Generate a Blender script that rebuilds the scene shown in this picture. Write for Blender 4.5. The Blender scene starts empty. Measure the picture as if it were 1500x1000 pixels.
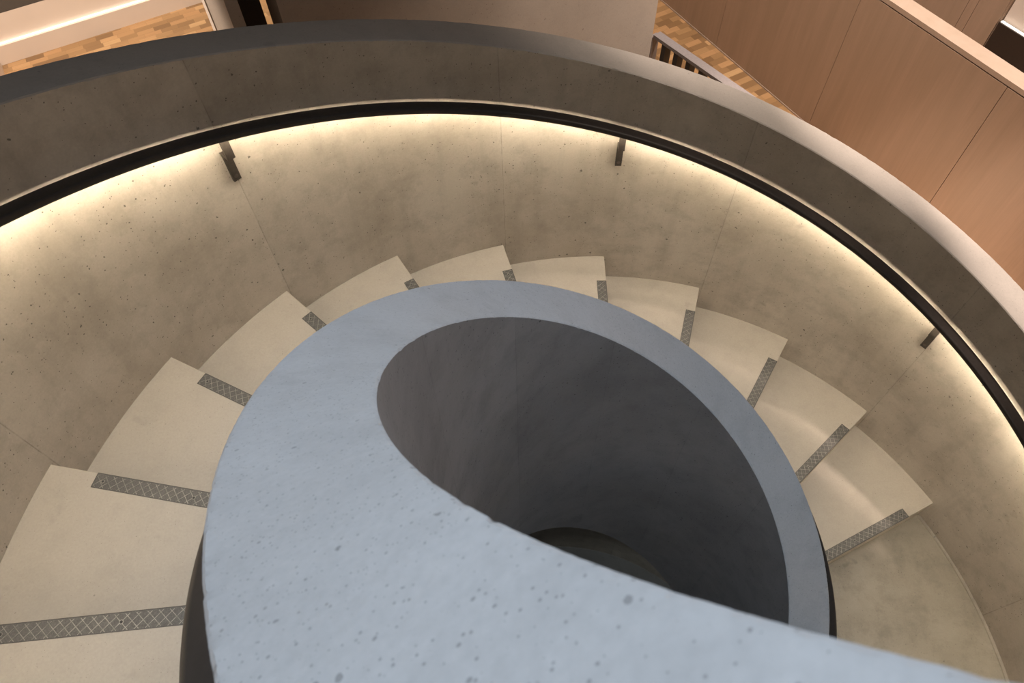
import bpy, math, random
from mathutils import Vector, Matrix
random.seed(7)
C = bpy.context.scene.collection
PI = math.pi
H = 0.17                      # riser
TH0, DTH = 2.91021, 0.278808  # angle of one nosing, angle per step
M = H / DTH                   # climb per radian
R_OUT, R_COP = 1.9327, 2.0764 # outer drum, inner and outer face
R_IN, R_RIB = 0.5593, 0.7079  # balustrade round the well
DL = 0.0238
FLOOR = -1.70
BASE = -6.0
rad = math.radians

# ------------------------------------------------------------------ helpers
def mesh_obj(name, verts, faces, mats, parent=None, smooth=False, fmat=None, angle=35):
    me = bpy.data.meshes.new(name)
    me.from_pydata([tuple(v) for v in verts], [], faces)
    for m in (mats if isinstance(mats, (list, tuple)) else [mats]):
        me.materials.append(m)
    if fmat:
        for p, i in zip(me.polygons, fmat): p.material_index = i
    me.validate()
    if smooth:
        for p in me.polygons: p.use_smooth = True
        me.set_sharp_from_angle(angle=rad(angle))
    me.update()
    o = bpy.data.objects.new(name, me)
    C.objects.link(o)
    if parent is not None: o.parent = parent
    return o

def empty(name, loc=(0, 0, 0)):
    o = bpy.data.objects.new(name, None); C.objects.link(o); o.location = loc
    o.empty_display_size = 0.1
    return o

def tag(o, label=None, cat=None, group=None, kind=None):
    if label: o['label'] = label
    if cat: o['category'] = cat
    if group: o['group'] = group
    if kind: o['kind'] = kind
    return o

class MB:
    def __init__(s): s.v = []; s.f = []; s.m = []
    def box(s, o, a, b, c, mat=0):
        """parallelepiped: corner o, edges a, b, c"""
        o, a, b, c = map(Vector, (o, a, b, c))
        if a.cross(b).dot(c) < 0: a, b = b, a
        n = len(s.v)
        for k in (0, 1):
            for p in (o, o + a, o + a + b, o + b): s.v.append(p + c * k)
        for q in ((3, 2, 1, 0), (4, 5, 6, 7), (0, 1, 5, 4), (1, 2, 6, 5), (2, 3, 7, 6), (3, 0, 4, 7)):
            s.f.append([n + i for i in q]); s.m.append(mat)
    def disc(s, c, u, v, r, n=14, mat=0, h=None):
        c, u, v = Vector(c), Vector(u), Vector(v); w = u.cross(v)
        k = len(s.v)
        for i in range(n):
            a = 2 * PI * i / n; s.v.append(c + r * (u * math.cos(a) + v * math.sin(a)))
        s.f.append(list(range(k, k + n))); s.m.append(mat)
        if h:
            for i in range(n):
                s.v.append(s.v[k + i] - w * h)
            for i in range(n):
                j = (i + 1) % n
                s.f.append([k + i, k + n + i, k + n + j, k + j]); s.m.append(mat)
            s.f.append([k + n + i for i in range(n)][::-1]); s.m.append(mat)
    def build(s, name, mats, parent=None, smooth=False):
        return mesh_obj(name, s.v, s.f, mats, parent, smooth, s.m)

def zline(t):
    """height of the nosing line; level along the landing"""
    return (max(t, rad(-2)) - TH0) * M

def sweep(name, prof, t0, t1, n, mats, parent=None, zf=zline, jitter=None, flat_bottom=None):
    """sweep the closed profile [(r, dz)] along the helix; prof runs counterclockwise in (r,z)"""
    v = []; f = []; k = len(prof)
    for i in range(n + 1):
        t = t0 + (t1 - t0) * i / n
        z0 = zf(t)
        for j, (r, dz) in enumerate(prof):
            z = z0 + dz
            if flat_bottom is not None and dz < -50: z = flat_bottom
            if jitter:
                a, b = jitter(i, j); r += a; z += b
            v.append((r * math.cos(t), r * math.sin(t), z))
    for i in range(n):
        for j in range(k):
            a = i * k + j; b = i * k + (j + 1) % k
            f.append([a, b, b + k, a + k])
    f.append(list(range(k))); f.append([n * k + j for j in range(k)][::-1])
    f = [q[::-1] for q in f]
    return mesh_obj(name, v, f, mats, parent, smooth=True)

# ------------------------------------------------------------------ materials
def new_mat(name):
    m = bpy.data.materials.new(name); m.use_nodes = True
    nt = m.node_tree
    return m, nt, nt.nodes['Principled BSDF']

def nd(nt, t, **kw):
    n = nt.nodes.new(t)
    for k, v in kw.items():
        if k in n.inputs: n.inputs[k].default_value = v
        else: setattr(n, k, v)
    return n

def math_n(nt, op, a, b=None, c=None):
    n = nt.nodes.new('ShaderNodeMath'); n.operation = op
    for i, x in enumerate((a, b, c)):
        if x is None: continue
        if isinstance(x, (int, float)): n.inputs[i].default_value = x
        else: nt.links.new(x, n.inputs[i])
    return n.outputs[0]

def mix(nt, fac, a, b, mode='MIX'):
    n = nt.nodes.new('ShaderNodeMix'); n.data_type = 'RGBA'; n.blend_type = mode
    for i, x in ((0, fac), (6, a), (7, b)):
        if isinstance(x, (int, float)): n.inputs[i].default_value = x
        elif isinstance(x, tuple): n.inputs[i].default_value = (*x, 1) if len(x) == 3 else x
        else: nt.links.new(x, n.inputs[i])
    return n.outputs[2]

def ramp(nt, x, lo, hi, a=0.0, b=1.0):
    n = nt.nodes.new('ShaderNodeMapRange'); n.clamp = True
    nt.links.new(x, n.inputs[0])
    for i, q in enumerate((lo, hi, a, b)): n.inputs[i + 1].default_value = q
    return n.outputs[0]

def concrete(name, col, dark, pits=1.0, pit_scale=26.0, pit_r=0.09, seams=False, mott=1.0, rough=0.62, streak=0.0, coat=0.0):
    m, nt, b = new_mat(name)
    L = nt.links
    tc = nd(nt, 'ShaderNodeTexCoord')
    co = tc.outputs['Object']
    n1 = nd(nt, 'ShaderNodeTexNoise', Scale=1.7, Detail=7.0, Roughness=0.62); L.new(co, n1.inputs['Vector'])
    n2 = nd(nt, 'ShaderNodeTexNoise', Scale=9.0, Detail=8.0, Roughness=0.68); L.new(co, n2.inputs['Vector'])
    n3 = nd(nt, 'ShaderNodeTexNoise', Scale=130.0, Detail=4.0, Roughness=0.6); L.new(co, n3.inputs['Vector'])
    f1 = ramp(nt, n1.outputs['Fac'], 0.38, 0.66)
    f2 = ramp(nt, n2.outputs['Fac'], 0.47, 0.76)
    c = mix(nt, math_n(nt, 'MULTIPLY', f1, 0.75 * mott), col, dark)
    c = mix(nt, math_n(nt, 'MULTIPLY', f2, 0.50 * mott), c, tuple(x * 0.74 for x in dark))
    # small dark smudges
    n5 = nd(nt, 'ShaderNodeTexNoise', Scale=6.3, Detail=3.0, Roughness=0.75); L.new(co, n5.inputs['Vector'])
    sm = ramp(nt, n5.outputs['Fac'], 0.66, 0.74)
    c = mix(nt, math_n(nt, 'MULTIPLY', sm, 0.30 * mott), c, tuple(x * 0.55 for x in dark))
    fine = ramp(nt, n3.outputs['Fac'], 0.25, 0.75, 0.93, 1.05)
    g = nd(nt, 'ShaderNodeCombineColor'); [L.new(fine, g.inputs[i]) for i in range(3)]
    c = mix(nt, 1.0, c, g.outputs[0], 'MULTIPLY')
    if streak:
        mp = nd(nt, 'ShaderNodeMapping'); L.new(co, mp.inputs['Vector']); mp.inputs['Scale'].default_value = (7, 7, 0.7)
        n4 = nd(nt, 'ShaderNodeTexNoise', Scale=1.6, Detail=5.0, Roughness=0.6); L.new(mp.outputs[0], n4.inputs['Vector'])
        c = mix(nt, math_n(nt, 'MULTIPLY', ramp(nt, n4.outputs['Fac'], 0.5, 0.72), streak), c, tuple(x * 0.72 for x in dark))
    hgt = math_n(nt, 'MULTIPLY', n3.outputs['Fac'], 0.15)
    if seams:
        sp = nd(nt, 'ShaderNodeSeparateXYZ'); L.new(co, sp.inputs[0])
        ang = math_n(nt, 'ARCTAN2', sp.outputs[1], sp.outputs[0])
        k = math_n(nt, 'DIVIDE', math_n(nt, 'ADD', ang, 2 * PI - rad(79.1)), 2 * DTH)
        fr = math_n(nt, 'FRACT', k)
        dd = math_n(nt, 'MINIMUM', fr, math_n(nt, 'SUBTRACT', 1.0, fr))
        wob = math_n(nt, 'MULTIPLY', n2.outputs['Fac'], 0.004)
        line = ramp(nt, math_n(nt, 'ADD', dd, wob), 0.0028, 0.0046, 1.0, 0.0)
        gate = ramp(nt, n2.outputs['Fac'], 0.40, 0.58, 0.15, 0.85)
        c = mix(nt, math_n(nt, 'MULTIPLY', line, gate), c, tuple(x * 0.62 for x in dark))
        halo = ramp(nt, dd, 0.0, 0.045, 0.22, 0.0)
        c = mix(nt, math_n(nt, 'MULTIPLY', halo, f2), c, tuple(x * 0.6 for x in dark))
        wn = nd(nt, 'ShaderNodeTexWhiteNoise', noise_dimensions='1D'); L.new(math_n(nt, 'FLOOR', k), wn.inputs['W'])
        tone = ramp(nt, wn.outputs['Value'], 0, 1, 0.94, 1.04)
        g2 = nd(nt, 'ShaderNodeCombineColor'); [L.new(tone, g2.inputs[i]) for i in range(3)]
        c = mix(nt, 1.0, c, g2.outputs[0], 'MULTIPLY')
        hgt = math_n(nt, 'SUBTRACT', hgt, math_n(nt, 'MULTIPLY', line, 0.25))
    if pits:
        # pits cluster in patches
        n6 = nd(nt, 'ShaderNodeTexNoise', Scale=3.4, Detail=2.0); L.new(co, n6.inputs['Vector'])
        clus = ramp(nt, n6.outputs['Fac'], 0.35, 0.65, 0.10, -0.16)
        for sc, thr, rr in ((pit_scale, 0.82, pit_r), (pit_scale * 2.6, 0.72, pit_r * 1.35), (pit_scale * 4.6, 0.76, pit_r * 1.7), (pit_scale * 0.5, 0.90, pit_r * 0.5)):
            mp = nd(nt, 'ShaderNodeVectorMath', operation='ADD'); L.new(co, mp.inputs[0]); mp.inputs[1].default_value = (sc, 3.1, 7.7)
            dn = nd(nt, 'ShaderNodeVectorMath', operation='MULTIPLY_ADD')
            L.new(n3.outputs['Color'], dn.inputs[0]); dn.inputs[1].default_value = (0.35 / sc,) * 3; L.new(mp.outputs[0], dn.inputs[2])
            vo = nd(nt, 'ShaderNodeTexVoronoi', Scale=sc); L.new(dn.outputs[0], vo.inputs['Vector'])
            sep = nd(nt, 'ShaderNodeSeparateColor'); L.new(vo.outputs['Color'], sep.inputs[0])
            on = math_n(nt, 'GREATER_THAN', sep.outputs[0], math_n(nt, 'ADD', clus, thr))
            rj = math_n(nt, 'MULTIPLY_ADD', math_n(nt, 'POWER', sep.outputs[1], 2.0), rr * 1.3, rr * 0.35)
            hole = math_n(nt, 'LESS_THAN', vo.outputs['Distance'], rj)
            pm = math_n(nt, 'MULTIPLY', on, hole)
            c = mix(nt, math_n(nt, 'MULTIPLY', pm, 0.82 * pits), c, tuple(x * 0.20 for x in dark))
            hgt = math_n(nt, 'SUBTRACT', hgt, math_n(nt, 'MULTIPLY', pm, 1.2))
    L.new(c, b.inputs['Base Color'])
    b.inputs['Roughness'].default_value = rough
    if coat:
        b.inputs['Coat Weight'].default_value = coat; b.inputs['Coat Roughness'].default_value = 0.35
    bu = nd(nt, 'ShaderNodeBump', Strength=0.35, Distance=0.003); L.new(hgt, bu.inputs['Height'])
    L.new(bu.outputs[0], b.inputs['Normal'])
    return m

M_WALL = concrete('wall_concrete', (0.535, 0.475, 0.40), (0.40, 0.345, 0.28), pits=1.0, pit_scale=24, seams=True, streak=0.30, mott=1.3)
M_WALLT = concrete('wall_top_concrete', (0.44, 0.405, 0.36), (0.35, 0.32, 0.28), pits=0.4, pit_scale=40, mott=0.6)
M_RIB = concrete('balustrade_side_concrete', (0.42, 0.41, 0.40), (0.30, 0.29, 0.28), pits=0.8, pit_scale=34, pit_r=0.10, seams=True, mott=1.1, rough=0.6)
M_RIBT = concrete('balustrade_top_concrete', (0.455, 0.445, 0.43), (0.38, 0.37, 0.355), pits=0.55, pit_scale=78, pit_r=0.13, mott=0.9, rough=0.5)
M_STEP = concrete('precast_concrete', (0.41, 0.36, 0.295), (0.35, 0.305, 0.25), pits=0.5, pit_scale=52, pit_r=0.08, mott=0.6)
M_LAND = concrete('landing_concrete', (0.30, 0.26, 0.205), (0.21, 0.18, 0.135), pits=0.5, pit_scale=30, mott=1.5)
M_BACK = concrete('back_concrete', (0.42, 0.37, 0.315), (0.36, 0.31, 0.26), pits=0.5, mott=0.5)

def plain(name, col, rough=0.5, metal=0.0, bump=0.0, bscale=80.0, var=0.0):
    m, nt, b = new_mat(name)
    tc = nd(nt, 'ShaderNodeTexCoord')
    n = nd(nt, 'ShaderNodeTexNoise', Scale=bscale, Detail=4.0); nt.links.new(tc.outputs['Object'], n.inputs['Vector'])
    c = mix(nt, ramp(nt, n.outputs['Fac'], 0.3, 0.7), tuple(x * (1 - var) for x in col), tuple(min(1, x * (1 + var)) for x in col))
    nt.links.new(c, b.inputs['Base Color'])
    b.inputs['Roughness'].default_value = rough; b.inputs['Metallic'].default_value = metal
    if bump:
        bu = nd(nt, 'ShaderNodeBump', Strength=bump, Distance=0.001); nt.links.new(n.outputs['Fac'], bu.inputs['Height'])
        nt.links.new(bu.outputs[0], b.inputs['Normal'])
    return m

M_RAIL = plain('dark_bronze', (0.040, 0.033, 0.028), 0.38, 0.3, var=0.1)
M_BRKT = plain('bracket_metal', (0.050, 0.040, 0.032), 0.5, 0.3, var=0.15)
M_SCREW = plain('screw_metal', (0.12, 0.10, 0.085), 0.35, 0.8)
M_STRIP = plain('strip_metal', (0.105, 0.100, 0.092), 0.55, 0.35, bump=0.3, bscale=260, var=0.28)
M_RIDGE = plain('strip_ridge', (0.27, 0.255, 0.23), 0.42, 0.55, var=0.35, bscale=60)
M_HOLE = plain('screw_hole', (0.02, 0.018, 0.016), 0.6)
M_LIP = plain('strip_lip', (0.06, 0.054, 0.048), 0.6, 0.3)
M_PAINT = plain('pale_plaster', (0.74, 0.65, 0.56), 0.7, var=0.03, bscale=3)
M_DARK = plain('dark_brown_panel', (0.030, 0.021, 0.017), 0.5, var=0.1)
M_GREYD = plain('dark_grey_panel', (0.085, 0.078, 0.070), 0.5)
M_FENCE = plain('dark_steel', (0.030, 0.025, 0.021), 0.5, 0.3)
M_CAPG = plain('grey_steel', (0.20, 0.18, 0.175), 0.45, 0.2, var=0.08)
M_GAP = plain('shadow_gap', (0.05, 0.03, 0.02), 0.8)

def emit(name, col, s):
    m, nt, b = new_mat(name)
    b.inputs['Base Color'].default_value = (0.8, 0.8, 0.8, 1)
    b.inputs['Emission Color'].default_value = (*col, 1); b.inputs['Emission Strength'].default_value = s
    return m
M_LED = emit('led_warm', (1.0, 0.86, 0.66), 45.0)
M_LED2 = emit('led_cove', (1.0, 0.85, 0.70), 1.6)

def wood(name, dirn, col, col2):
    m, nt, b = new_mat(name); L = nt.links
    tc = nd(nt, 'ShaderNodeTexCoord')
    mp = nd(nt, 'ShaderNodeMapping'); L.new(tc.outputs['Object'], mp.inputs['Vector'])
    mp.inputs['Rotation'].default_value = (0, 0, -dirn)
    mp2 = nd(nt, 'ShaderNodeMapping'); L.new(mp.outputs[0], mp2.inputs['Vector']); mp2.inputs['Scale'].default_value = (9, 9, 0.7)
    n = nd(nt, 'ShaderNodeTexNoise', Scale=1.4, Detail=6.0, Roughness=0.6, Distortion=0.4); L.new(mp2.outputs[0], n.inputs['Vector'])
    mp3 = nd(nt, 'ShaderNodeMapping'); L.new(mp.outputs[0], mp3.inputs['Vector']); mp3.inputs['Scale'].default_value = (160, 160, 3)
    n2 = nd(nt, 'ShaderNodeTexNoise', Scale=1.0, Detail=3.0); L.new(mp3.outputs[0], n2.inputs['Vector'])
    c = mix(nt, ramp(nt, n.outputs['Fac'], 0.35, 0.68), col, col2)
    c = mix(nt, math_n(nt, 'MULTIPLY', ramp(nt, n2.outputs['Fac'], 0.45, 0.7), 0.16), c, tuple(x * 0.7 for x in col2))
    L.new(c, b.inputs['Base Color']); b.inputs['Roughness'].default_value = 0.5
    return m
U = Vector((0.4575, -0.8892, 0)); N = Vector((0.8892, 0.4575, 0)); A0 = Vector((1.2246, 5.346, FLOOR))
M_WOOD = wood('oak_veneer', rad(-62.8), (0.42, 0.298, 0.215), (0.37, 0.268, 0.19))
M_WOODC = wood('oak_capping', rad(-62.8), (0.48, 0.37, 0.29), (0.43, 0.335, 0.255))

def parquet():
    m, nt, b = new_mat('oak_parquet'); L = nt.links
    tc = nd(nt, 'ShaderNodeTexCoord')
    mp = nd(nt, 'ShaderNodeMapping'); L.new(tc.outputs['Object'], mp.inputs['Vector']); mp.inputs['Rotation'].default_value = (0, 0, -rad(28))
    sp = nd(nt, 'ShaderNodeSeparateXYZ'); L.new(mp.outputs[0], sp.inputs[0])
    W, Ln = 0.062, 0.15
    row = math_n(nt, 'FLOOR', math_n(nt, 'DIVIDE', sp.outputs[1], W))
    wr = nd(nt, 'ShaderNodeTexWhiteNoise', noise_dimensions='1D'); L.new(row, wr.inputs['W'])
    xs = math_n(nt, 'ADD', math_n(nt, 'DIVIDE', sp.outputs[0], Ln), math_n(nt, 'MULTIPLY', wr.outputs['Value'], 5.0))
    colm = math_n(nt, 'FLOOR', xs)
    cv = nd(nt, 'ShaderNodeCombineXYZ'); L.new(row, cv.inputs[0]); L.new(colm, cv.inputs[1])
    wn = nd(nt, 'ShaderNodeTexWhiteNoise', noise_dimensions='3D'); L.new(cv.outputs[0], wn.inputs['Vector'])
    cr = nt.nodes.new('ShaderNodeValToRGB'); L.new(wn.outputs['Value'], cr.inputs[0])
    e = cr.color_ramp.elements
    e[0].position = 0; e[0].color = (0.19, 0.11, 0.05, 1)
    e[1].position = 1; e[1].color = (0.50, 0.32, 0.155, 1)
    for p_, c_ in ((0.3, (0.31, 0.185, 0.083, 1)), (0.65, (0.38, 0.23, 0.105, 1)), (0.85, (0.43, 0.25, 0.115, 1))):
        x = e.new(p_); x.color = c_
    mp3 = nd(nt, 'ShaderNodeMapping'); L.new(mp.outputs[0], mp3.inputs['Vector']); mp3.inputs['Scale'].default_value = (4, 60, 1)
    n2 = nd(nt, 'ShaderNodeTexNoise', Scale=1.0, Detail=4.0); L.new(mp3.outputs[0], n2.inputs['Vector'])
    c = mix(nt, math_n(nt, 'MULTIPLY', ramp(nt, n2.outputs['Fac'], 0.4, 0.7), 0.25), cr.outputs[0], (0.24, 0.135, 0.06))
    fy = math_n(nt, 'FRACT', math_n(nt, 'DIVIDE', sp.outputs[1], W)); fx = math_n(nt, 'FRACT', xs)
    g1 = math_n(nt, 'LESS_THAN', fy, 0.035); g2 = math_n(nt, 'LESS_THAN', fx, 0.012)
    c = mix(nt, math_n(nt, 'MULTIPLY', math_n(nt, 'MAXIMUM', g1, g2), 0.5), c, (0.12, 0.07, 0.03))
    L.new(c, b.inputs['Base Color']); b.inputs['Roughness'].default_value = 0.42
    return m
M_PARQ = parquet()

# ------------------------------------------------------------------ the drum
T0, T1 = rad(-75), rad(285)
def mkjit(n, pts, amp, seed, chips=60, depth=0.003):
    rnd = random.Random(seed)
    tab = {}
    for j in pts:
        a = [0.0] * (n + 1)
        x = 0.0
        for i in range(n + 1):
            x = 0.6 * x + rnd.gauss(0, amp); a[i] = x
        for _ in range(chips):
            c = rnd.randrange(n); w = rnd.randint(1, 2); d = rnd.random() ** 2 * depth
            for q in range(-w, w + 1):
                if 0 <= c + q <= n: a[c + q] += d * (1 - abs(q) / (w + 1))
        tab[j] = a
    return tab
nW = 1500
# profile points (clockwise from inner bottom): inner bottom, inner top chamfer, top, outer ...
ch = 0.003
profW = [(R_OUT, -99), (R_OUT, 1.132 - 0.012), (R_OUT, 1.132 - ch), (R_OUT + ch, 1.132), (R_OUT + 0.012, 1.132), (R_COP - 0.012, 1.132), (R_COP - ch, 1.132), (R_COP, 1.132 - ch), (R_COP, 1.132 - 0.012), (R_COP, -99)]
jt = mkjit(nW, (2, 3, 6, 7), 0.0007, 3)
def jW(i, j):
    if j == 2: return (0, -abs(jt[2][i]))
    if j == 3: return (abs(jt[3][i]), 0)
    if j == 6: return (-abs(jt[6][i]), 0)
    if j == 7: return (0, -abs(jt[7][i]))
    return (0, 0)
drum = sweep('wall_stairwell', profW, T0, T1, nW, [M_WALL, M_WALLT], jitter=jW, flat_bottom=BASE)
tag(drum, 'round board-marked grey concrete stairwell wall with a dark sloping top edge', 'wall', kind='structure')

# balustrade round the open well
nR = 1700
profR = [(R_IN, -0.43), (R_IN, 1.144 - 0.010), (R_IN, 1.144 - ch), (R_IN + ch, 1.144), (R_IN + 0.010, 1.144), (R_RIB - 0.010, 1.144), (R_RIB - ch, 1.144), (R_RIB, 1.144 - ch), (R_RIB, 1.144 - 0.010), (R_RIB, -0.43)]
jr = mkjit(nR, (2, 3, 6, 7), 0.0003, 5, chips=170, depth=0.0028)
def jR(i, j):
    if j == 2: return (0, -abs(jr[2][i]))
    if j == 3: return (abs(jr[3][i]), 0)
    if j == 6: return (-abs(jr[6][i]), 0)
    if j == 7: return (0, -abs(jr[7][i]))
    return (0, 0)
rib = sweep('balustrade', profR, rad(-75), rad(285), nR, [M_RIB, M_RIBT], jitter=jR)
tag(rib, 'thick smooth blue-grey concrete balustrade spiralling round the open well', 'balustrade')

for o_ in (drum, rib):
    for i_, p_ in enumerate(o_.data.polygons):
        if i_ < len(o_.data.polygons) - 2 and i_ % 10 in (2, 3, 4, 5, 6): p_.material_index = 1
# ------------------------------------------------------------------ the stair
stair = tag(empty('spiral_staircase', (0, 0, FLOOR)), 'pale concrete winding steps between the round stairwell wall and the central balustrade', 'staircase')
stair_inv = Matrix.Translation((0, 0, -FLOOR))
def tk(k): return TH0 - k * DTH
E0 = R_OUT * math.sin(DL)
def edge(k, r): return tk(k) + DL - math.asin(E0 / r)
RS = [R_RIB + 0.0006 + (R_OUT - R_RIB - 0.0012) * i / 10 for i in range(11)]
def put(o, parent):
    o.parent = parent
    o.matrix_parent_inverse = Matrix.Translation(-Vector(parent.matrix_world.translation)) if False else Matrix.Identity(4)
    return o
def make_step(k):
    nu = 16; v = []; f = []
    OZ = FLOOR
    zt = -k * H
    cr = 0.0015
    for lay in (0, 1, 2):
        for a in range(nu + 1):
            for r in RS:
                t = edge(k, r) + (edge(k - 1, r) - edge(k, r)) * a / nu
                if lay == 1 and a == 0: t += cr / r
                z = (-0.43 + (t - TH0) * M) if lay == 0 else (zt - (cr if lay == 2 else 0))
                if lay == 0: z = max(z, FLOOR - 0.43)
                v.append((r * math.cos(t), r * math.sin(t), z - OZ))
    K = len(RS); Nn = (nu + 1) * K
    def id_(l, a, b): return l * Nn + a * K + b
    for a in range(nu):
        for b in range(K - 1):
            f.append([id_(1, a, b), id_(1, a, b + 1), id_(1, a + 1, b + 1), id_(1, a + 1, b)])
            f.append([id_(0, a, b), id_(0, a + 1, b), id_(0, a + 1, b + 1), id_(0, a, b + 1)])
    for b in range(K - 1):
        f.append([id_(0, 0, b), id_(0, 0, b + 1), id_(2, 0, b + 1), id_(2, 0, b)])
        f.append([id_(2, 0, b), id_(2, 0, b + 1), id_(1, 0, b + 1), id_(1, 0, b)])
        f.append([id_(0, nu, b + 1), id_(0, nu, b), id_(1, nu, b), id_(1, nu, b + 1)])
    for a in range(nu):
        f.append([id_(0, a, K - 1), id_(0, a + 1, K - 1), id_(1, a + 1, K - 1), id_(1, a, K - 1)])
        f.append([id_(0, a + 1, 0), id_(0, a, 0), id_(1, a, 0), id_(1, a + 1, 0)])
    o = mesh_obj('step', v, f, M_STEP, stair)
    return o
def make_strip(k, parent):
    """ribbed metal strip let into the front edge of step k"""
    t = tk(k); zt = -k * H - FLOOR
    Po = Vector((R_OUT * math.cos(t), R_OUT * math.sin(t), zt))
    d = -Vector((math.cos(t + DL), math.sin(t + DL), 0))
    w = Vector((d.y, -d.x, 0))
    if w.dot(Vector((-math.sin(t), math.cos(t), 0))) < 0: w = -w
    Lg, Wd = 1.045, 0.047
    o = Po + d * 0.165 + w * 0.0015
    b = MB()
    up = Vector((0, 0, 1))
    b.box(o - up * 0.004, d * Lg, w * Wd, up * 0.0048, 0)
    b.box(o - up * 0.006 - w * 0.0022, d * Lg, w * 0.0022, up * 0.0066, 2)     # front lip
    b.box(o + w * (Wd - 0.0012) , d * Lg, w * 0.0012, up * 0.0012, 2)
    b.box(o, d * 0.0015, w * Wd, up * 0.0012, 2)
    sp, run, wb = 0.0285, 0.040, 0.0016
    for fam in (1, -1):
        i = -2
        while i * sp < Lg + 0.04:
            s0 = i * sp; s1 = s0 + run
            a_, b_ = (s0, 0.003), (s1, Wd - 0.003)
            if fam < 0: a_, b_ = (s0, Wd - 0.003), (s1, 0.003)
            lo, hi = max(0.004, s0), min(Lg, s1)
            if hi - lo > 0.006:
                ta, tb = (lo - s0) / run, (hi - s0) / run
                p = Vector((lo, a_[1] + (b_[1] - a_[1]) * ta)); q = Vector((hi, a_[1] + (b_[1] - a_[1]) * tb))
                dr = (q - p); nn = Vector((-dr.y, dr.x)).normalized() * wb
                P0 = o + d * p.x + w * p.y - (d * nn.x + w * nn.y) * 0.5 + up * 0.0008
                b.box(P0, d * dr.x + w * dr.y, d * nn.x + w * nn.y, up * 0.0010, 1)
            i += 1
    for s in (0.030, 0.335, 0.64, 0.95):
        c = o + d * s + w * Wd * 0.5 + up * 0.0021
        b.disc(c - up * 0.0001, d, w if d.cross(w).z > 0 else -w, 0.0058, mat=1, h=0.002)
        b.disc(c + up * 0.0002, d, w if d.cross(w).z > 0 else -w, 0.0040, mat=3)
    s_ = b.build('nosing_strip', [M_STRIP, M_RIDGE, M_LIP, M_HOLE], parent)
    s_['label'] = 'dark metal anti-slip strip with a diamond grid'
    return s_
for k in range(-6, 10):
    st = make_step(k); make_strip(k, st)
# landing below the last step
def make_landing():
    v = []; f = []; nu = 60; tB = rad(-75)
    for lay in (0, 1):
        for a in range(nu + 1):
            for r in RS:
                t = edge(9, r) + (tB - edge(9, r)) * a / nu
                v.append((r * math.cos(t), r * math.sin(t), 0 if lay else -0.43))
    K = len(RS); Nn = (nu + 1) * K
    I = lambda l, a, b: l * Nn + a * K + b
    for a in range(nu):
        for b in range(K - 1):
            f.append([I(1, a, b), I(1, a + 1, b), I(1, a + 1, b + 1), I(1, a, b + 1)])
            f.append([I(0, a, b), I(0, a, b + 1), I(0, a + 1, b + 1), I(0, a + 1, b)])
        f.append([I(0, a, 0), I(0, a + 1, 0), I(1, a + 1, 0), I(1, a, 0)])
        f.append([I(0, a + 1, K - 1), I(0, a, K - 1), I(1, a, K - 1), I(1, a + 1, K - 1)])
    for b in range(K - 1):
        f.append([I(0, 0, b + 1), I(0, 0, b), I(1, 0, b), I(1, 0, b + 1)])
        f.append([I(0, nu, b), I(0, nu, b + 1), I(1, nu, b + 1), I(1, nu, b)])
    o = mesh_obj('landing', v, f, M_LAND, stair)
    o['label'] = 'brownish trowelled concrete landing below the lowest step'
make_landing()
def arc(name, prof, t0, t1, n, mats, parent, z):
    return sweep(name, prof, t0, t1, n, mats, parent, zf=lambda t: z)
arc('edge_fillet', [(R_OUT - 0.016, 0.0), (R_OUT - 0.013, 0.004), (R_OUT - 0.0008, 0.007), (R_OUT - 0.0008, 0.0)], rad(-75), edge(9, R_OUT - 0.01) - 0.003, 80, M_LAND, stair, 0.0)

# ------------------------------------------------------------------ handrails
def rrect(r0, r1, z0, z1, c, n=4):
    pts = []
    for cx, cz, a0 in ((r0 + c, z0 + c, 270), (r0 + c, z1 - c, 180), (r1 - c, z1 - c, 90), (r1 - c, z0 + c, 0)):
        for i in range(n + 1):
            a = rad(a0 - 90 * i / n); pts.append((cx + c * math.cos(a), cz + c * math.sin(a)))
    return pts
RT0, RT1 = rad(-75), rad(284)
def zl_local(oz): return lambda t: zline(t) - oz
rail = tag(empty('handrail', (0, 0, FLOOR)), 'dark bronze handrail with a glowing light strip beneath, fixed to the outer round wall', 'handrail', 'spiral stair handrails')
sweep('rail', rrect(1.842, 1.898, 0.871, 0.898, 0.009), RT0, RT1, 700, M_RAIL, rail, zf=zl_local(FLOOR))
led = sweep('light_strip', [(1.856, 0.8685), (1.856, 0.8706), (1.882, 0.8706), (1.882, 0.8685)], RT0, RT1, 700, M_LED, rail, zf=zl_local(FLOOR))
led['label'] = 'warm white light strip under the rail'
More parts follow.
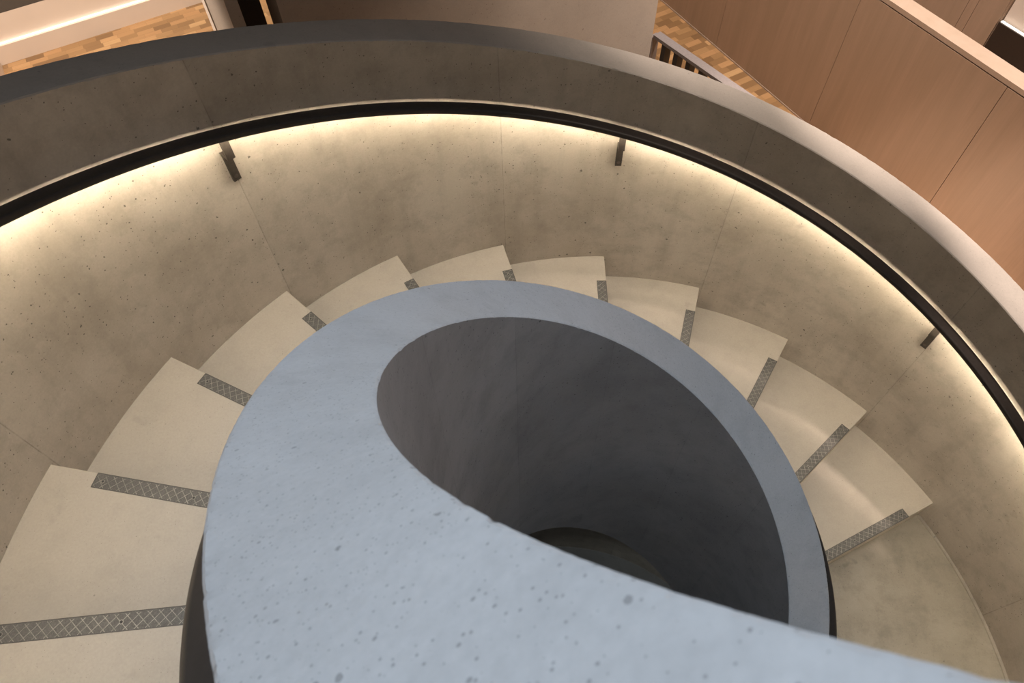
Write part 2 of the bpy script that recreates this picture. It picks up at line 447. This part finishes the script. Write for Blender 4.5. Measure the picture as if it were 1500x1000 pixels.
def bracket(td, outer, parent):
    t = rad(td)
    er = Vector((math.cos(t), math.sin(t), 0)); et = Vector((-math.sin(t), math.cos(t), 0)); up = Vector((0, 0, 1))
    z0 = zline(t) - FLOOR
    if outer: rw, sg, r_post, ztop = R_OUT, -1, 1.888, 0.868
    else: rw, sg, r_post, ztop = R_RIB, 1, 0.752, 0.905
    W = 0.029; d = ztop - 0.868
    b = MB()
    o = er * rw - et * W / 2 + up * z0
    b.box(o + up * (0.652 + d), et * W, er * sg * 0.012, up * 0.128)               # wall plate
    b.box(o + up * (0.768 + d) + er * sg * 0.012, et * W, er * (abs(rw - r_post) - 0.012) * sg, up * 0.012)   # arm
    b.box(o + up * (0.768 + d) + er * (r_post - rw), et * W, -er * sg * 0.010 if not outer else er * 0.010, up * (ztop + 0.006 - 0.768 - d))  # upright
    br = b.build('bracket', [M_BRKT], parent)
    s = MB()
    c = er * (rw + sg * 0.0128) + up * (z0 + 0.672 + d)
    s.disc(c, et, up, 0.0075, 16, h=0.002) if sg > 0 else s.disc(c, up, et, 0.0075, 16, h=0.002)
    s.build('screw', [M_SCREW], br)
    br['label'] = 'brown metal wall bracket'
for td in (-56.5, -8.8, 39.0, 86.75, 134.55, 182.4, 230.2, 278): bracket(td, True, rail)
irail = tag(empty('handrail', (0, 0, FLOOR)), 'dark handrail tucked under the outer edge of the central balustrade', 'handrail', 'spiral stair handrails')
sweep('rail', rrect(0.757, 0.814, 0.899, 0.935, 0.010), RT0, RT1, 500, M_RAIL, irail, zf=zl_local(FLOOR))
for td in (-47, 1.0, 49, 97, 145, 193, 241): bracket(td, False, irail)

# ------------------------------------------------------------------ floors
def ring_floor():
    v = []; f = []; n = 128
    for i in range(n):
        a = 2 * PI * i / n; v.append((R_COP * math.cos(a), R_COP * math.sin(a), FLOOR))
    for i in range(n):
        a = 2 * PI * i / n; s = 11.0 / max(abs(math.cos(a)), abs(math.sin(a)))
        v.append((s * math.cos(a), s * math.sin(a), FLOOR))
    for i in range(n):
        j = (i + 1) % n; f.append([i, n + i, n + j, j])
    return mesh_obj('floor', v, f, M_PARQ)
tag(ring_floor(), 'oak parquet of small mixed-tone blocks round the stairwell', 'floor', kind='structure')
b = MB(); b.disc((0, 0, BASE + 0.001), (1, 0, 0), (0, 1, 0), R_OUT, 96)
tag(b.build('floor_basement', [M_RIBT]), 'grey floor at the foot of the stair well', 'floor', kind='structure')

# ------------------------------------------------------------------ wood-clad parapet
UP = Vector((0, 0, 1))
par = tag(empty('parapet', A0), 'low wood-veneered wall with a pale wooden top, right of the stairwell', 'parapet')
HT = 1.146; gap = 0.004
seams = [-0.70, 0.473, 1.645, 2.783, 3.95, 5.1]
cb = MB(); cb.box(U * (-0.70) + N * 0.02, U * 5.80, N * 0.085, UP * (HT - 0.03)); cb.build('core', [M_GAP], par)
for a_, b_ in zip(seams[:-1], seams[1:]):
    q = MB(); q.box(U * (a_ + gap / 2) + UP * 0.014, U * (b_ - a_ - gap), N * 0.018, UP * (HT - 0.052)); q.build('panel', [M_WOOD], par)
    q = MB(); q.box(U * (a_ + gap / 2) + UP * 0.014 + N * 0.107, U * (b_ - a_ - gap), N * 0.018, UP * (HT - 0.052)); q.build('panel', [M_WOOD], par)
q = MB(); q.box(U * -0.70 - N * 0.004, U * 5.80, N * 0.02, UP * 0.013); sk = q.build('skirting', [M_WOODC], par); sk['label'] = 'thin pale strip along the floor'
q = MB(); q.box(U * -0.70, U * 5.80, N * 0.125, UP * 0.030)
cp = q.build('capping', [M_WOODC], par); cp.location = UP * (HT - 0.030); cp['label'] = 'paler wooden capping'

# beyond the parapet: wood column / white wall over a dark base
B0 = A0 + N * 1.5
col = tag(empty('wall_panelling', B0), 'tall wood-veneered wall panelling standing behind the low wooden wall', 'panelling')
q = MB(); q.box(U * -1.2 + N * 0.02, U * 3.015, N * 0.26, UP * 4.2); q.build('core', [M_GAP], col)
for a_, b_ in ((-1.2, 0.35), (0.35, 1.543), (1.543, 1.616), (1.616, 1.83)):
    q = MB(); q.box(U * (a_ + gap / 2), U * (b_ - a_ - gap), N * 0.019, UP * 4.2); q.build('panel', [M_WOOD], col)
q = MB(); q.box(U * 1.821 + N * 0.02, U * 0.012, N * 0.26, UP * 4.2); q.build('panel', [M_WOOD], col)
q = MB(); q.box(B0 + U * 1.84 + N * 0.05, U * 4.0, N * 0.15, UP * 4.2)
tag(q.build('wall_right', [M_PAINT]), 'cream wall above a dark base beyond the low wooden wall', 'wall', kind='structure')
q = MB(); q.box(B0 + U * 1.84 + N * 0.0, U * 4.0, N * 0.049, UP * 0.505)
tag(q.build('baseboard_right', [M_DARK]), 'tall dark brown base below the cream wall', 'baseboard', kind='structure')
cl = MB(); cl.box(B0 + U * 1.845 + N * 0.012 + UP * 0.5055, U * 3.9, N * 0.022, UP * 0.006)
tag(cl.build('cove_light', [M_LED2]), 'thin glowing light line on the dark base of the far right wall', 'light', 'cove lights')

# ------------------------------------------------------------------ left white wall
G = Vector((math.cos(rad(29.1)), math.sin(rad(29.1)), 0)); GN = Vector((-G.y, G.x, 0))
L0 = Vector((-4.7576, 4.9878, FLOOR))
q = MB(); q.box(L0 + GN * 0.0 - G * 0.05, G * 6.0, GN * 0.045, UP * 0.157)
tag(q.build('baseboard_left', [M_PAINT]), 'pale baseboard ledge with light glowing on top along the left wall', 'baseboard', kind='structure')
q = MB(); q.box(L0 + GN * 0.046 - G * 0.05, G * 6.0, GN * 0.15, UP * 0.388)
tag(q.build('wall_left', [M_PAINT]), 'pale pinkish wall above the glowing ledge', 'wall', kind='structure')
q = MB(); q.box(L0 + GN * 0.046 - G * 0.05 + UP * 0.3885, G * 6.0, GN * 0.15, UP * 3.7)
tag(q.build('window_1', [M_GREYD]), 'dark grey glazing above the pale wall at the upper left', 'window', kind='structure')
cl = MB(); cl.box(L0 + GN * 0.028 + UP * 0.1575, G * 5.8, GN * 0.016, UP * 0.006)
tag(cl.build('cove_light', [M_LED2]), 'thin glowing light line on the ledge of the pale left wall', 'light', 'cove lights')
q = MB(); q.box(L0 - G * 0.20 - GN * 1.6, G * 0.20, GN * 1.595, UP * 2.6)
tag(q.build('trim_1', [M_PAINT]), 'pale wall return at the far left end of the parquet', 'trim', kind='structure')

# ------------------------------------------------------------------ concrete wall behind the stairwell
D28 = Vector((-math.cos(rad(28)), -math.sin(rad(28)), 0)); N28 = Vector((-0.46947, 0.88295, 0))   # N28 points away from the stair
W0 = Vector((0.53, 3.45, FLOOR))
q = MB(); q.box(W0, D28 * 2.156, N28 * 0.275, UP * 4.3)
tag(q.build('wall_back', [M_BACK]), 'fair-faced concrete wall standing behind the stairwell', 'wall', kind='structure')
q = MB(); q.box(W0 + D28 * 2.312, D28 * 0.053, N28 * 0.876, UP * 4.3)
tag(q.build('trim_2', [M_BACK]), 'concrete pier left of the dark doorway', 'pier', kind='structure')
q = MB(); q.box(W0 + D28 * 2.312 + N28 * 0.877, D28 * 0.060, N28 * 0.17, UP * 4.3)
tag(q.build('trim_3', [M_PAINT]), 'thin pale trim on the back edge of the concrete pier', 'trim', kind='structure')
q = MB(); q.box(W0 + D28 * 2.157 + N28 * 0.45, D28 * 0.154, N28 * 0.05, UP * 4.3)  # dark sheet added to stand for the darkness inside the open gap
tag(q.build('backing_1', [M_DARK]), 'dark recessed door panel standing in for the darkness of the opening between the concrete wall and pier', 'backing', kind='structure')

# ------------------------------------------------------------------ slatted guard rail
F0 = Vector((0.545, 3.490, FLOOR)); FD = Vector((0.5725, -0.8199, 0)); FN = Vector((0.8199, 0.5725, 0))
fen = tag(empty('guard_rail', F0), 'dark upright-bar guard rail with a grey flat top, beside the concrete wall', 'railing')
q = MB(); q.box(UP * 1.078, FD * 1.35, FN * 0.058, UP * 0.022); q.build('top_rail', [M_CAPG], fen)['label'] = 'flat grey top rail'
q = MB(); q.box(-FD * 0.030, FD * 0.028, FN * 0.058, UP * 1.078); q.build('end_post', [M_CAPG], fen)['label'] = 'grey end post'
for i in range(12):
    q = MB(); q.box(FD * (0.107 * (i + 1) - 0.027) + FN * 0.002, FD * 0.035, FN * 0.054, UP * 1.077); q.build('bar', [M_FENCE], fen)

# ------------------------------------------------------------------ lights
def spot(name, loc, aim, power, col, size_deg, blend, radius):
    l = bpy.data.lights.new(name, 'SPOT'); l.energy = power; l.color = col
    l.spot_size = rad(size_deg); l.spot_blend = blend; l.shadow_soft_size = radius
    o = bpy.data.objects.new(name, l); C.objects.link(o); o.location = loc
    o.rotation_euler = (Vector(aim) - Vector(loc)).to_track_quat('-Z', 'Y').to_euler()
    return o
spot('skylight', (-0.16, -0.02, 4.5), (-0.30, -0.04, 0), 540, (0.685, 0.82, 1.0), 52, 1.0, 0.30)
for a_, e_ in ((35, 800), (57, 560), (81, 190)):
    x_, y_ = 2.60 * math.cos(rad(a_)), 2.60 * math.sin(rad(a_))
    spot('downlight_row', (x_, y_, 2.8), (x_ * 1.08, y_ * 1.08, -1.0), e_, (1.0, 0.81, 0.70), 35, 0.28, 0.12)
spot('downlight_passage', (1.9, 3.2, 2.9), (2.4, 4.2, -1.0), 850, (1.0, 0.82, 0.71), 84, 0.7, 0.15)
spot('downlight_passage', (2.75, 1.4, 2.9), (3.7, 1.9, -1.0), 500, (1.0, 0.82, 0.71), 56, 0.8, 0.15)
spot('downlight_back', (1.3, 1.9, 3.0), (0.8, 3.4, -0.6), 390, (1.0, 0.82, 0.69), 70, 1.0, 0.12)
spot('downlight_left', (-3.4, 3.7, 2.8), (-3.3, 4.1, -1.7), 1250, (1.0, 0.82, 0.68), 92, 0.5, 0.12)
spot('basement_fill', (0.2, -0.2, -3.4), (0.45, 0.25, -6.0), 28, (0.85, 0.95, 1.0), 72, 0.35, 0.1)  # unseen spot added to brighten the floor at the foot of the well
w = bpy.data.worlds.new('world'); bpy.context.scene.world = w; w.use_nodes = True
w.node_tree.nodes['Background'].inputs[0].default_value = (1.0, 0.97, 0.97, 1)
w.node_tree.nodes['Background'].inputs[1].default_value = 0.11

# ------------------------------------------------------------------ camera
f, d, roll = 1036.085, 0.99475, -0.03218
cam = bpy.data.cameras.new('camera'); co = bpy.data.objects.new('camera', cam); C.objects.link(co)
cam.sensor_width = 36; cam.lens = f / 1500 * 36; cam.clip_start = 0.02
Rv = Vector((1, 0, 0)); Uv = Vector((0, math.sin(d), math.cos(d))); Fv = Vector((0, math.cos(d), -math.sin(d)))
c_, s_ = math.cos(roll), math.sin(roll)
X = Rv * c_ + Uv * s_; Y = -Rv * s_ + Uv * c_; Z = -Fv
mt = Matrix((X, Y, Z)).transposed().to_4x4(); mt.translation = Vector((-0.39983, -0.49579, 2.07709))
co.matrix_world = mt
cam.dof.use_dof = True; cam.dof.focus_distance = 2.6; cam.dof.aperture_fstop = 15
sc = bpy.context.scene
sc.camera = co
sc.view_settings.view_transform = 'Standard'; sc.view_settings.look = 'None'
sc.view_settings.exposure = 0.0; sc.view_settings.gamma = 1.0
try: sc.view_settings.use_curve_mapping = False
except Exception: pass
